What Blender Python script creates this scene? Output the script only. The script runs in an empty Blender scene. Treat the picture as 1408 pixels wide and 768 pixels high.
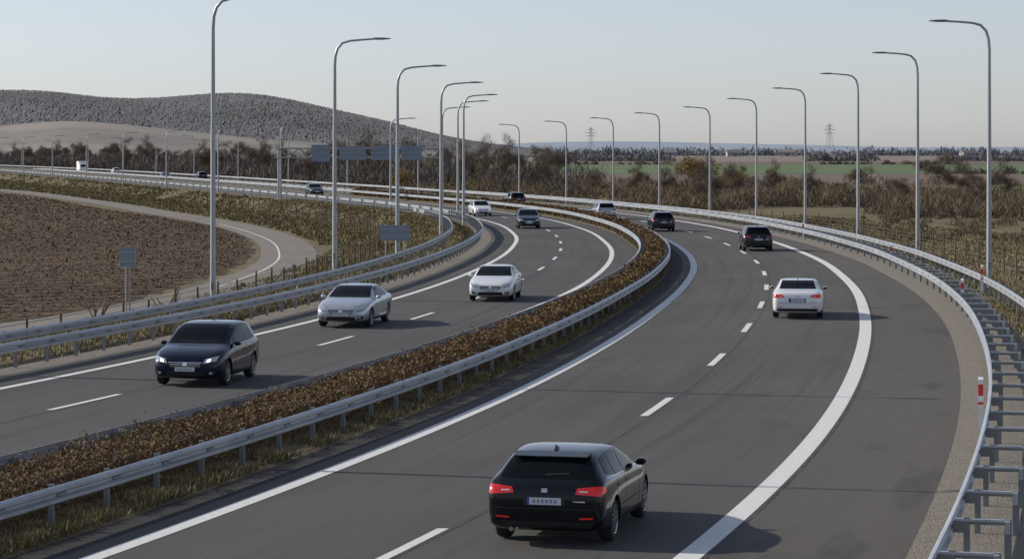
import bpy, bmesh, math, random
import numpy as np
from mathutils import Vector, Matrix, noise
from mathutils.bvhtree import BVHTree
random.seed(7); rng = np.random.default_rng(7)
scene = bpy.context.scene
COL = scene.collection

# ------------------------------------------------------------------ materials
def new_mat(name):
    m = bpy.data.materials.new(name); m.use_nodes = True
    nt = m.node_tree; b = nt.nodes['Principled BSDF']
    return m, nt, b
def simple(name, col, rough=.5, metal=0., coat=0., emis=None, es=0., spec=None, cior=1.5):
    m, nt, b = new_mat(name)
    b.inputs['Base Color'].default_value = (*col, 1)
    b.inputs['Roughness'].default_value = rough
    b.inputs['Metallic'].default_value = metal
    b.inputs['Coat Weight'].default_value = coat
    b.inputs['Coat Roughness'].default_value = .04
    b.inputs['Coat IOR'].default_value = cior
    if spec is not None: b.inputs['Specular IOR Level'].default_value = spec
    if emis:
        b.inputs['Emission Color'].default_value = (*emis, 1); b.inputs['Emission Strength'].default_value = es
    return m
def noise_mat(name, layers, rough=.9, bump=0., bscale=5., coord='Object', stretch=(1,1,1), spec=.3, bdist=.1):
    m, nt, b = new_mat(name); N = nt.nodes; L = nt.links
    tc = N.new('ShaderNodeTexCoord'); mp = N.new('ShaderNodeMapping')
    mp.inputs['Scale'].default_value = stretch
    L.new(tc.outputs[coord], mp.inputs[0])
    cur = None
    for i, ly in enumerate(layers):
        if i == 0:
            rgb = N.new('ShaderNodeRGB'); rgb.outputs[0].default_value = (*ly, 1); cur = rgb.outputs[0]; continue
        sc, det, lo, hi, c = ly[:5]
        n = N.new('ShaderNodeTexNoise'); n.inputs['Scale'].default_value = sc; n.inputs['Detail'].default_value = det
        n.inputs['Roughness'].default_value = .6
        L.new(mp.outputs[0], n.inputs['Vector'])
        if len(ly) > 5:
            mp2 = N.new('ShaderNodeMapping'); mp2.inputs['Scale'].default_value = ly[5]
            L.new(tc.outputs[coord], mp2.inputs[0]); L.new(mp2.outputs[0], n.inputs['Vector'])
        r = N.new('ShaderNodeMapRange'); r.inputs[1].default_value = lo; r.inputs[2].default_value = hi
        L.new(n.outputs[0], r.inputs[0])
        mx = N.new('ShaderNodeMix'); mx.data_type = 'RGBA'
        L.new(r.outputs[0], mx.inputs[0]); L.new(cur, mx.inputs[6]); mx.inputs[7].default_value = (*c, 1)
        cur = mx.outputs[2]
    L.new(cur, b.inputs['Base Color'])
    b.inputs['Roughness'].default_value = rough
    b.inputs['Specular IOR Level'].default_value = spec
    if bump > 0:
        n = N.new('ShaderNodeTexNoise'); n.inputs['Scale'].default_value = bscale; n.inputs['Detail'].default_value = 6
        L.new(tc.outputs[coord], n.inputs['Vector'])
        bp = N.new('ShaderNodeBump'); bp.inputs['Strength'].default_value = bump; bp.inputs['Distance'].default_value = bdist
        L.new(n.outputs[0], bp.inputs['Height']); L.new(bp.outputs[0], b.inputs['Normal'])
    return m
def attr_mat(name, rough=.85):
    m, nt, b = new_mat(name)
    a = nt.nodes.new('ShaderNodeAttribute'); a.attribute_name = 'Col'
    nt.links.new(a.outputs['Color'], b.inputs['Base Color'])
    b.inputs['Roughness'].default_value = rough; b.inputs['Specular IOR Level'].default_value = .15
    return m

M_asph = noise_mat('asphalt', [(.088,.085,.081), (.9,4,.40,.64,(.058,.056,.054),(1,.03,1)), (.09,3,.4,.66,(.110,.105,.098)),
                               (.35,5,.56,.62,(.068,.066,.063),(1,.25,1)), (2.4,3,.52,.68,(.050,.048,.046),(1,.010,1)), (45,2,.35,.7,(.116,.111,.105)), (110,1,.52,.72,(.036,.035,.034))],
                   rough=.85, bump=.4, bscale=60, coord='UV', spec=.25)
M_asph_l = noise_mat('asphalt_old', [(.085,.083,.081), (.8,4,.40,.64,(.057,.056,.055),(1,.03,1)), (.1,3,.4,.66,(.104,.101,.096)),
                               (2.2,3,.52,.68,(.052,.051,.050),(1,.012,1)), (45,2,.35,.7,(.110,.107,.103)), (110,1,.52,.72,(.036,.035,.034))], rough=.85, bump=.4, bscale=60, coord='UV', spec=.25)
M_shoulder = noise_mat('asphalt_shoulder', [(.098,.090,.081), (.7,4,.38,.68,(.076,.070,.064),(1,.04,1)), (45,2,.4,.7,(.125,.115,.104)), (.5,5,.55,.64,(.074,.069,.063),(1,.3,1)), (4,4,.55,.8,(.074,.068,.062))], rough=.9, bump=.4, bscale=50, coord='UV', spec=.25)
M_shade_asph = noise_mat('asphalt_painted_shade', [(.034,.033,.033), (40,2,.4,.7,(.050,.048,.047)), (1.2,4,.5,.8,(.055,.051,.047))], rough=.9, bump=.2, bscale=50, coord='UV', spec=.2)  # shoulder asphalt with the hedge and rail shadow put into its colour
M_seam = noise_mat('tar_seam', [(.030,.029,.029), (1.5,3,.4,.6,(.07,.067,.065))], rough=.8, coord='UV')
M_paint_line = noise_mat('road_paint', [(.66,.66,.64), (9,5,.45,.75,(.50,.495,.475)), (40,2,.60,.75,(.26,.25,.24))], rough=.7, coord='UV')
M_ground = noise_mat('dry_grass', [(.140,.112,.056), (.05,5,.42,.6,(.092,.088,.038)), (.35,5,.45,.65,(.19,.148,.080)), (1.6,5,.5,.68,(.065,.056,.030)), (.02,3,.55,.7,(.145,.108,.062)),(.6,6,.55,.66,(.088,.07,.040))], bump=.9, bscale=3)
M_median = noise_mat('median_soil', [(.155,.118,.065), (1.5,5,.4,.7,(.10,.086,.043)), (12,4,.45,.7,(.205,.16,.088))], bump=.8, bscale=12)
M_gravel = noise_mat('gravel', [(.215,.190,.155), (3,5,.4,.7,(.15,.13,.105)), (25,3,.45,.65,(.29,.26,.22)), (60,2,.55,.7,(.08,.07,.06))], bump=.8, bscale=30)
M_path = noise_mat('path_gravel', [(.19,.170,.145), (.3,4,.4,.7,(.155,.138,.118)), (4,4,.5,.7,(.225,.203,.175))], bump=.2, bscale=10)
M_hill_pale = noise_mat('hill_field', [(.215,.190,.165), (.012,4,.4,.6,(.18,.160,.142)), (.03,3,.55,.65,(.14,.13,.12)), (.006,5,.5,.58,(.25,.222,.19))])  # distance haze is mixed into these pale base colours
M_hill_wood = noise_mat('hill_wood', [(.135,.142,.152), (.008,4,.42,.58,(.115,.124,.140)), (.03,6,.46,.60,(.150,.146,.146)), (.12,5,.5,.66,(.108,.115,.127))])  # bluish grey tones paint the air haze over the wood
M_ridge = noise_mat('far_ridge', [(.28,.325,.38), (.004,4,.4,.6,(.24,.285,.34))])  # light blue base colour carries the haze of the far distance
M_green = noise_mat('green_crop', [(.080,.132,.045), (.01,4,.4,.6,(.10,.146,.057)), (.08,4,.5,.7,(.125,.128,.07))])
M_tan = noise_mat('tan_field', [(.21,.17,.140), (.006,4,.4,.6,(.175,.145,.120)), (.05,4,.5,.7,(.235,.195,.160))])  # far field, colour lightened to paint in haze
M_brown = noise_mat('brown_field', [(.13,.094,.068), (.03,4,.4,.6,(.155,.118,.090)), (.2,4,.5,.7,(.10,.072,.054))])
def plough():
    m, nt, b = new_mat('ploughed_soil'); N = nt.nodes; L = nt.links
    tc = N.new('ShaderNodeTexCoord')
    def mapn(st, rot=0):
        mp = N.new('ShaderNodeMapping'); mp.inputs['Scale'].default_value = st; mp.inputs['Rotation'].default_value=(0,0,rot); L.new(tc.outputs['Object'], mp.inputs[0]); return mp.outputs[0]
    def nz(scale, st, det=5, rot=0):
        n = N.new('ShaderNodeTexNoise'); n.inputs['Scale'].default_value = scale; n.inputs['Detail'].default_value = det; n.inputs['Roughness'].default_value=.75
        L.new(mapn(st,rot), n.inputs['Vector']); return n.outputs[0]
    rot=math.radians(-24)
    w = N.new('ShaderNodeTexWave'); w.bands_direction='Y'; w.inputs['Scale'].default_value=.11; w.inputs['Distortion'].default_value=2.0; w.inputs['Detail'].default_value=4; w.inputs['Detail Scale'].default_value=1.5; w.inputs['Detail Roughness'].default_value=.7
    L.new(mapn((1,1,1),rot), w.inputs['Vector'])
    a = nz(1., (.16,.50,1), 5, rot); c = nz(.9, (1,.45,1), 8); e = nz(.035, (1,1,1), 4)
    def mul(x, k, addto=None):
        q = N.new('ShaderNodeMath'); q.operation='MULTIPLY_ADD'; q.inputs[1].default_value=k; q.inputs[2].default_value=0
        L.new(x, q.inputs[0])
        if addto: L.new(addto, q.inputs[2])
        return q.outputs[0]
    s = mul(w.outputs[1],.10,mul(a,.22,mul(c,.46,mul(e,.22))))
    cr = N.new('ShaderNodeValToRGB'); cr.color_ramp.elements[0].position=.40; cr.color_ramp.elements[0].color=(.022,.015,.010,1)
    cr.color_ramp.elements[1].position=.60; cr.color_ramp.elements[1].color=(.165,.120,.080,1)
    L.new(s, cr.inputs[0]); L.new(cr.outputs[0], b.inputs['Base Color'])
    b.inputs['Roughness'].default_value=.95; b.inputs['Specular IOR Level'].default_value=.1
    bp = N.new('ShaderNodeBump'); bp.inputs['Strength'].default_value=1; bp.inputs['Distance'].default_value=.8
    L.new(s, bp.inputs['Height']); L.new(bp.outputs[0], b.inputs['Normal'])
    return m
M_plough = plough()
M_steel = noise_mat('galvanised_steel', [(.42,.44,.46), (3,4,.4,.7,(.34,.36,.38)), (.6,3,.5,.7,(.48,.49,.50))], rough=.42, spec=.5)
M_steel.node_tree.nodes['Principled BSDF'].inputs['Metallic'].default_value = .55
M_post = simple('steel_post', (.22,.23,.24), .5, .4)
M_pole = simple('lamp_pole_steel', (.33,.34,.35), .45, .4)
M_lamphead = simple('lamp_head', (.14,.15,.16), .4, .2)
M_signback = noise_mat('sign_back', [(.22,.26,.31), (2,3,.4,.7,(.18,.22,.27))], rough=.5)
M_wood = noise_mat('fence_post', [(.10,.075,.055), (6,4,.4,.7,(.15,.115,.08))])
M_wire = simple('fence_wire', (.12,.10,.085), .6, .3)
M_leaf = attr_mat('foliage'); M_twig = attr_mat('twigs')
M_red = simple('reflector_red', (.65,.03,.02), .35); M_white = simple('white_plastic', (.75,.75,.73), .5)
M_wall = noise_mat('house_wall', [(.36,.36,.36), (.5,4,.4,.7,(.31,.31,.31))]); M_roof = noise_mat('house_roof', [(.21,.175,.165), (1,4,.4,.7,(.18,.155,.15))])
M_blk = simple('black_trim', (.012,.012,.013), .5); M_rubber = simple('tyre_rubber', (.018,.018,.018), .85)
def glass_mat():
    m,nt,b=new_mat('car_glass'); b.inputs['Base Color'].default_value=(.006,.008,.010,1); b.inputs['Roughness'].default_value=.04
    b.inputs['IOR'].default_value=1.2; b.inputs['Specular IOR Level'].default_value=.5
    return m
M_glass = glass_mat()
M_tail = simple('tail_light', (.36,.006,.006), .15, 0, .6, emis=(1,.04,.025), es=.14)
M_tail_off = simple('tail_light_far', (.30,.008,.008), .15, 0, .6)
M_head = simple('head_light', (.40,.43,.46), .08, .6, 1., emis=(1,.97,.9), es=.05)
M_lamp_on = simple('head_light_bulb', (.9,.9,.9), .1, 0, 1., emis=(1,.97,.88), es=1.6)
M_plate = simple('number_plate', (.55,.58,.62), .5); M_plateink = simple('plate_ink', (.22,.23,.26), .5)
M_blue = simple('plate_blue', (.03,.07,.35), .5)
M_chrome = simple('chrome', (.60,.61,.63), .18, 1.)
M_rim = simple('alloy_rim', (.42,.43,.45), .3, .8)
M_rimdark = simple('rim_dark', (.03,.03,.032), .6)

# ------------------------------------------------------------------ mesh helper
class MB:
    def __init__(s): s.V=[]; s.F=[]; s.M=[]
    def add(s, v, f, m=0):
        o=len(s.V); s.V += [tuple(p) for p in v]; s.F += [tuple(i+o for i in q) for q in f]; s.M += [m]*len(f)
    def box(s, c, d, m=0, rz=0., R=None):
        hx,hy,hz = d[0]/2,d[1]/2,d[2]/2
        vs=[Vector((x,y,z)) for x in(-hx,hx) for y in(-hy,hy) for z in(-hz,hz)]
        if R is None: R=Matrix.Rotation(rz,3,'Z')
        vs=[R@v+Vector(c) for v in vs]
        s.add(vs,[(0,1,3,2),(4,6,7,5),(0,4,5,1),(2,3,7,6),(0,2,6,4),(1,5,7,3)],m)
    def tube(s, path, rad, n=8, m=0, cap=True):
        path=[Vector(p) for p in path]; vs=[]; k=len(path)
        ref=None
        for i,p in enumerate(path):
            t=(path[min(i+1,k-1)]-path[max(i-1,0)]).normalized()
            if ref is None: ref = Vector((0,1,0)) if abs(t.y)<.8 else Vector((1,0,0))
            a=t.cross(ref).normalized(); b=t.cross(a); 
            r=rad[i] if hasattr(rad,'__len__') else rad
            for j in range(n):
                th=2*math.pi*j/n; vs.append(p+a*(r*math.cos(th))+b*(r*math.sin(th)))
        fs=[(i*n+j,i*n+(j+1)%n,(i+1)*n+(j+1)%n,(i+1)*n+j) for i in range(k-1) for j in range(n)]
        if cap: fs += [tuple(range(n))[::-1], tuple((k-1)*n+j for j in range(n))]
        s.add(vs,fs,m)
    def mesh(s,name,mats,smooth=0):
        me=bpy.data.meshes.new(name); me.from_pydata(s.V,[],s.F)
        for m in mats: me.materials.append(m)
        me.polygons.foreach_set('material_index',s.M)
        if smooth:
            me.polygons.foreach_set('use_smooth',[True]*len(s.F)); me.update(); me.set_sharp_from_angle(angle=math.radians(smooth))
        me.update(); return me
    def obj(s,name,mats,parent=None,smooth=0):
        o=bpy.data.objects.new(name,s.mesh(name,mats,smooth)); COL.objects.link(o)
        if parent: o.parent=parent
        return o
def link(name, me, parent=None, loc=(0,0,0), rz=0, sc=1):
    o=bpy.data.objects.new(name,me); COL.objects.link(o); o.location=loc; o.rotation_euler=(0,0,rz)
    o.scale=(sc,sc,sc) if not hasattr(sc,'__len__') else sc
    if parent: o.parent=parent
    return o
def empty(name, loc=(0,0,0), rz=0):
    o=bpy.data.objects.new(name,None); COL.objects.link(o); o.location=loc; o.rotation_euler=(0,0,rz); o.empty_display_size=.2
    return o
def np_mesh(name, verts, nper, cols, mat):
    n=len(verts); nf=n//nper; me=bpy.data.meshes.new(name)
    me.vertices.add(n); me.vertices.foreach_set('co',verts.astype(np.float32).ravel())
    me.loops.add(n); me.loops.foreach_set('vertex_index',np.arange(n,dtype=np.int32))
    me.polygons.add(nf); me.polygons.foreach_set('loop_start',(np.arange(nf)*nper).astype(np.int32))
    me.update(calc_edges=True)
    ca=me.color_attributes.new('Col','FLOAT_COLOR','POINT')
    c=np.ones((n,4),np.float32); c[:,:3]=np.repeat(cols,nper,axis=0)
    ca.data.foreach_set('color',c.ravel()); me.materials.append(mat); me.validate(); return me
def leaves(cent,size):
    n=len(cent); u=rng.normal(size=(n,3)); u/=np.linalg.norm(u,axis=1)[:,None]
    w=rng.normal(size=(n,3)); v=np.cross(u,w); v/=np.linalg.norm(v,axis=1)[:,None]
    u*=size[:,None]*.5; v*=size[:,None]*.3
    q=np.stack([cent-u,cent-v,cent+u,cent+v],axis=1); return q.reshape(-1,3)
def blades(base,h,w,lean):
    n=len(base); a=rng.uniform(0,2*math.pi,n); d=np.stack([np.cos(a),np.sin(a),np.zeros(n)],1)*w[:,None]*.5
    b=rng.uniform(0,2*math.pi,n); ln=lean*rng.uniform(0,1,n)*1.5
    t=base+np.stack([np.cos(b)*h*ln,np.sin(b)*h*ln,h],1)
    return np.stack([base-d,base+d,t],axis=1).reshape(-1,3)
def palette(n,cols,var=.25):
    c=np.array(cols)[rng.integers(0,len(cols),n)]; return np.clip(c*rng.uniform(1-var,1+var,(n,1)),0,1)

# ------------------------------------------------------------------ road alignment: x as function of y (metres)
def curve(pts,sig=7):
    ys=np.array([p[0] for p in pts],float); xs=np.array([p[1] for p in pts],float)
    g=np.arange(-120,1660,1.)
    v=np.interp(g,ys,xs)
    s0=(xs[1]-xs[0])/(ys[1]-ys[0]); s1=(xs[-1]-xs[-2])/(ys[-1]-ys[-2])
    v=np.where(g<ys[0],xs[0]+(g-ys[0])*s0,v); v=np.where(g>ys[-1],xs[-1]+(g-ys[-1])*s1,v)
    k=np.exp(-.5*(np.arange(-40,41)/sig)**2); k/=k.sum()
    vs=np.convolve(v,k,'same'); vs[:41]=v[:41]; vs[-41:]=v[-41:]
    return lambda y: np.interp(y,g,vs)
RI=curve([(25,-9.9),(37,-6.15),(46,-3.7),(62,0.1),(82,3.6),(107,7.1),(127,9.2),(145,10.2),(168,10.4),(187,9.6),(208,8.2),(228,6.2),(255,1.2),(283,-5.5),(367,-28),(483,-61.5),(680,-121),(900,-200),(1200,-320)])
RO=curve([(25,-.9),(37.3,2.67),(46.2,4.9),(54.5,6.75),(66.7,9.0),(85.7,12.0),(107.7,14.7),(135,16.7),(161.5,17.1),(191,16.1),(210,14.4),(228,12.),(255,7.1),(283,1.4),(367,-20.5),(483,-53.5),(680,-112),(900,-190),(1200,-308)])
LO=curve([(45,-18.2),(63.6,-12.8),(74.2,-10.05),(88.2,-6.95),(105,-4.2),(121,-2.2),(145,-.3),(171,.5),(200,-.6),(226,-3.6),(255,-9.8),(283,-17.5),(367,-41),(483,-75),(680,-136),(900,-217),(1200,-337)])
LI=curve([(45,-10.9),(60.5,-6.3),(79.8,-2.0),(97.7,1.1),(112,3.2),(134,5.2),(153,6.1),(183,5.9),(208,4.2),(226,2.1),(255,-3.2),(283,-10.2),(367,-33),(483,-66.3),(680,-126.5),(900,-206),(1200,-326)])
RRo=curve([(20,4.5),(32,4.15),(45,3.65),(60,3.6),(90,3.5),(120,2.9),(160,2.4),(200,2.2),(900,2.2)],8)
RR=lambda y: RO(y)+RRo(y)
med=lambda f: (lambda y: LI(y)+(f(y) if callable(f) else f)*(RI(y)-LI(y)))
fMR=lambda y: np.interp(y,[30,60,100,200],[.765,.75,.72,.70])
LR=lambda y: LO(y)-2.3
def slope(f,y): return float((f(y+1.5)-f(y-1.5))/3.)
def off(f,d): return lambda y: f(y)+d
def rows(y0,y1):
    r=[]; y=y0
    while y<y1:
        r.append(y); y+= 1. if y<140 else (2. if y<300 else 5.)
    r.append(y1); return np.array(r,float)
def ribbon(name,fl,fr,y0,y1,z,mat,nc=1,zf=None):
    ys=rows(y0,y1); a=fl(ys); b=fr(ys); vs=[]
    ref=RI(ys)
    for i,y in enumerate(ys):
        for j in range(nc+1):
            t=j/nc; x=a[i]*(1-t)+b[i]*t; vs.append((x,y,z+(zf(t,y) if zf else 0)))
    fs=[(i*(nc+1)+j,i*(nc+1)+j+1,(i+1)*(nc+1)+j+1,(i+1)*(nc+1)+j) for i in range(len(ys)-1) for j in range(nc)]
    me=bpy.data.meshes.new(name); me.from_pydata(vs,[],fs); me.materials.append(mat)
    uv=me.uv_layers.new(name='UVMap'); d=np.zeros((len(me.loops),2),np.float32)
    vi=np.zeros(len(me.loops),np.int32); me.loops.foreach_get('vertex_index',vi)
    V=np.array(vs); rr=np.repeat(ref,nc+1); d[:,0]=(V[:,0]-rr)[vi]; d[:,1]=V[vi,1]; uv.data.foreach_set('uv',d.ravel())
    o=bpy.data.objects.new(name,me); COL.objects.link(o); return o

# ------------------------------------------------------------------ ground: one sheet to the horizon
ZL,ZR=-1.2,-.8
def ground_z(x,y):
    s=float(LO(y))-x; t=x-float(RR(y))
    if s>0: 
        k=min(max((s-5.5)/4.5,0),1); return -.03+(ZL+.03)*(k*k*(3-2*k))
    if t>0:
        k=min(max((t-1.8)/4.5,0),1); return -.03+(ZR+.03)*(k*k*(3-2*k))
    return -.03
def ground():
    ys=list(np.arange(-60,300,4.))+list(np.arange(300,1500,20.))+[1500,1800,2400,3500,5000,8000,14000]
    lo=[-9000,-4000,-1500,-700,-350,-180,-100,-60,-35,-22,-15,-10,-9,-8,-7,-6,-5.5,-3]
    ro=[.5,1.8,2.6,3.5,4.5,5.5,6.3,10,20,40,80,160,300,700,1500,4000,9000]
    vs=[];nc=len(lo)+len(ro)
    for y in ys:
        yy=min(y,1500)
        for o in lo:
            x=float(LO(yy))+o; vs.append((x,y,ground_z(x,yy)))
        for o in ro:
            x=float(RR(yy))+o; vs.append((x,y,ground_z(x,yy)))
    fs=[(i*nc+j,i*nc+j+1,(i+1)*nc+j+1,(i+1)*nc+j) for i in range(len(ys)-1) for j in range(nc-1)]
    mb=MB(); mb.add(vs,fs); o=mb.obj('ground',[M_ground],smooth=60); return o
ground()

# roads
ribbon('road',off(RI,-.55),off(RO,.2),-40,1400,0,M_asph,4)
ribbon('road',off(LO,-1.7),off(LI,1.5),-40,1400,0,M_asph_l,4)
ribbon('road_shoulder',off(RO,.2),lambda y:RR(y)-.75,-40,1400,0,M_shoulder,2)
ribbon('road_shoulder',off(RI,-1.25),off(RI,-.55),-40,1400,0,M_shade_asph,1)  # inner shoulder strip, darkened to paint in the hedge and rail shadow
ribbon('gravel_verge',lambda y:RR(y)-.75,lambda y:RR(y)+1.5,-40,500,.006,M_gravel,4,zf=lambda t,y:.05*math.sin(t*math.pi))
ribbon('gravel_verge',off(LO,-2.7),off(LO,-1.7),-40,500,-.004,M_gravel,2)
ribbon('median_strip',off(LI,1.5),off(RI,-1.25),-40,1400,.0,M_median,6,zf=lambda t,y:.12*math.sin(t*math.pi))
def line(f,w,name='road_marking',y0=-30,y1=1300,mat=None,z=.006):
    ribbon(name,lambda y:f(y)-w/2,lambda y:f(y)+w/2,y0,y1,z,mat or M_paint_line)
line(RI,.34); line(RO,.40); line(LO,.26); line(LI,.26)
def mid(a,b,k): return lambda y:a(y)*(1-k)+b(y)*k
line(off(mid(RI,RO,.49),.17),.035,'road_seam',20,400,M_seam,.003)
line(off(mid(LO,LI,.5),.16),.035,'road_seam',30,400,M_seam,.003)
line(off(RO,.27),.05,'road_seam',20,400,M_seam,.003)
line(off(LO,-.3),.04,'road_seam',30,400,M_seam,.003)
def dashes(f,cs,L,w):
    vs=[];fs=[]
    for c in cs:
        for k in range(3):
            y=c-L/2+L*k/2; x=float(f(y)); vs+=[(x-w/2,y,.006),(x+w/2,y,.006)]
        n=len(vs)-6; fs+=[(n,n+1,n+3,n+2),(n+2,n+3,n+5,n+4)]
    me=bpy.data.meshes.new('lane_dashes'); me.from_pydata(vs,[],fs); me.materials.append(M_paint_line)
    uv=me.uv_layers.new(name='UVMap')
    for l in me.loops: uv.data[l.index].uv=(vs[l.vertex_index][0],vs[l.vertex_index][1])
    link('road_marking',me)
rc=[27.5,38.2,48.7,59.4,72.7,85.7]; 
while rc[-1]<900: rc.append(rc[-1]+12.5)
lc=[40,50,60.5,70,79.8,91.7,104]
while lc[-1]<900: lc.append(lc[-1]+12)
dashes(mid(RI,RO,.49),rc,4.2,.19); dashes(mid(LO,LI,.5),lc,3.8,.17)

# fields and path
def catmull(P,n=6,closed=False):
    P=[Vector((*p,0)) for p in P]; out=[]; k=len(P)
    for i in range(k if closed else k-1):
        g=lambda j:P[j%k] if closed else P[min(max(j,0),k-1)]
        a,b,c,d=g(i-1),g(i),g(i+1),g(i+2)
        for s in range(n):
            t=s/n; out.append(.5*((2*b)+(c-a)*t+(2*a-5*b+4*c-d)*t*t+(3*b-a-3*c+d)*t**3))
    if not closed: out.append(P[-1])
    return out
def flat_poly(name,pts,z,mat):
    bm=bmesh.new(); f=bm.faces.new([bm.verts.new((p[0],p[1],z)) for p in pts]); 
    bmesh.ops.triangulate(bm,faces=[f]); me=bpy.data.meshes.new(name); bm.to_mesh(me); bm.free()
    for p in me.polygons:
        if p.normal.z<0: p.flip()
    me.materials.append(mat); return link(name,me)
fp=[(-84.5,420),(-69,376),(-51.7,315),(-37.5,271),(-27.2,235),(-20.9,202),(-18,176),(-16.9,153),(-17.2,136),(-18,124),(-19.2,113),(-22.5,101),(-28,89),(-36,77),(-60,60)]
fpc=[(p.x+random.uniform(-.4,.4),p.y) for p in catmull(fp,10)]
field=flat_poly('ploughed_field',fpc+[(-160,60),(-300,250),(-230,430),(-120,470)],ZL+.015,M_plough)
def clods():
    fx=np.array(sorted([(b,a) for a,b in fpc])); N=90000
    y=78+(400-78)*rng.uniform(0,1,N)**1.5; xr=np.interp(y,fx[:,0],fx[:,1])-.6; x=xr-rng.uniform(0,1,N)**1.1*(y*.24+4)
    ang=math.radians(24); v=-x*math.sin(-ang)+y*math.cos(ang)
    v=(np.round(v/1.6)*1.6-v); sh=v*.55; x=x+sh*math.sin(ang)*.5; y2=y+sh
    s=(.07+.0011*y)*rng.uniform(.6,1.5,N)
    big=np.array([noise.noise(Vector((x[i]*.05,y[i]*.03,7))) for i in range(N)])
    col=palette(N,[(.12,.085,.057),(.15,.11,.074),(.085,.06,.042),(.175,.13,.088),(.055,.04,.03)],.2)*(1+.4*big)[:,None]
    q=leaves(np.stack([x,y2,np.full(N,ZL+.04)],1),s); q[:,2]=ZL+.02+np.abs(q[:,2]-(ZL+.04))*.8
    link('soil_clods',np_mesh('soil_clods',q,4,col,M_twig),parent=field)
clods()
pc=catmull([(-260,760),(-150,560),(-96,462),(-60,357),(-41,292),(-27.4,244),(-19,204),(-15.2,174),(-14.1,155),(-14.4,138),(-15.2,126),(-16.6,115),(-19.5,103),(-25,89),(-33,74),(-55,55)],8)
def path_ribbon(name,pts,w,z,mat,offs=0):
    vs=[]
    for i,p in enumerate(pts):
        t=(pts[min(i+1,len(pts)-1)]-pts[max(i-1,0)]).normalized(); n=Vector((-t.y,t.x,0))
        for s in(-1,1): 
            q=p+n*(offs+s*w/2); vs.append((q.x,q.y,z))
    fs=[(2*i,2*i+1,2*i+3,2*i+2) for i in range(len(pts)-1)]
    mb=MB(); mb.add(vs,fs); return mb.obj(name,[mat])
path_ribbon('path',pc,3.9,ZL+.03,M_path)
path_ribbon('path_marking',pc[40:76],.12,ZL+.036,M_paint_line,offs=-.7)
flat_poly('green_field',[(20,700),(900,700),(1500,1150),(-20,1120)],ZR+.03,M_green)
flat_poly('green_field',[(62,385),(230,385),(260,470),(90,462)],ZR+.03,M_green)
flat_poly('brown_field',[(10,500),(900,490),(1000,690),(10,690)],ZR+.03,M_brown)
flat_poly('tan_field',[(-600,1360),(3000,1360),(4000,5600),(-900,5600)],ZR+.03,M_tan)
flat_poly('brown_field',[(-20,1130),(1500,1160),(1500,1355),(-20,1355)],ZR+.03,M_brown)

# ------------------------------------------------------------------ guard rails
PROF=[(0,.74),(.03,.735),(.075,.70),(.075,.65),(.01,.615),(.01,.575),(.075,.54),(.075,.49),(.03,.455),(0,.45)]
def guard_rail(f,side,y0,y1,sp=2.,spacer=.12,dz=0,two=False):
    mb=MB(); ys=rows(y0,y1); xs=f(ys); vs=[]; n=len(PROF)
    for i,y in enumerate(ys):
        s=slope(f,y); nx,ny=1/math.hypot(1,s),-s/math.hypot(1,s)
        for d,z in PROF: vs.append((xs[i]+side*d*nx,y+side*d*ny,z+dz))
    fs=[(i*n+j,(i+1)*n+j,(i+1)*n+j+1,i*n+j+1) for i in range(len(ys)-1) for j in range(n-1)]
    mb.add(vs,fs,0)
    y=y0
    while y<y1:
        s=slope(f,y); a=-math.atan(s); x=float(f(y)); c=math.cos(a); si=math.sin(a)
        o=-side*(spacer+.04); 
        mb.box((x+o*c,y+o*si,.33+dz),(.09,.055,.82),1,a)
        o=-side*(spacer/2)
        mb.box((x+o*c,y+o*si,.60+dz),(spacer,.10,.16),1,a)
        mb.box((x+side*.02*c,y+side*.02*si,.595+dz),(.03,.30,.05),1,a)
        if two:
            o=-side*.42
            mb.box((x+o*c,y+o*si,.70+dz),(.78,.09,.035),0,a); mb.box((x+o*c,y+o*si,.66+dz),(.78,.02,.05),1,a)
            o=-side*.78
            mb.box((x+o*c,y+o*si,.30+dz),(.10,.06,.85),1,a); mb.box((x+o*c,y+o*si,.62+dz),(.07,.34,.18),0,a)
        y+= sp if y<220 else 6.
    return mb.obj('guard_rail',[M_steel,M_post],smooth=35)
guard_rail(med(fMR),1,20,700)
guard_rail(med(.37),-1,24,700)
guard_rail(LR,1,30,1000)
guard_rail(off(LO,-4.4),1,40,230,dz=-.02)
guard_rail(RR,-1,18.5,1000,sp=3.,spacer=.16,two=True)
guard_rail(off(RR,2.2),-1,66,330,dz=-.06)

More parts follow.
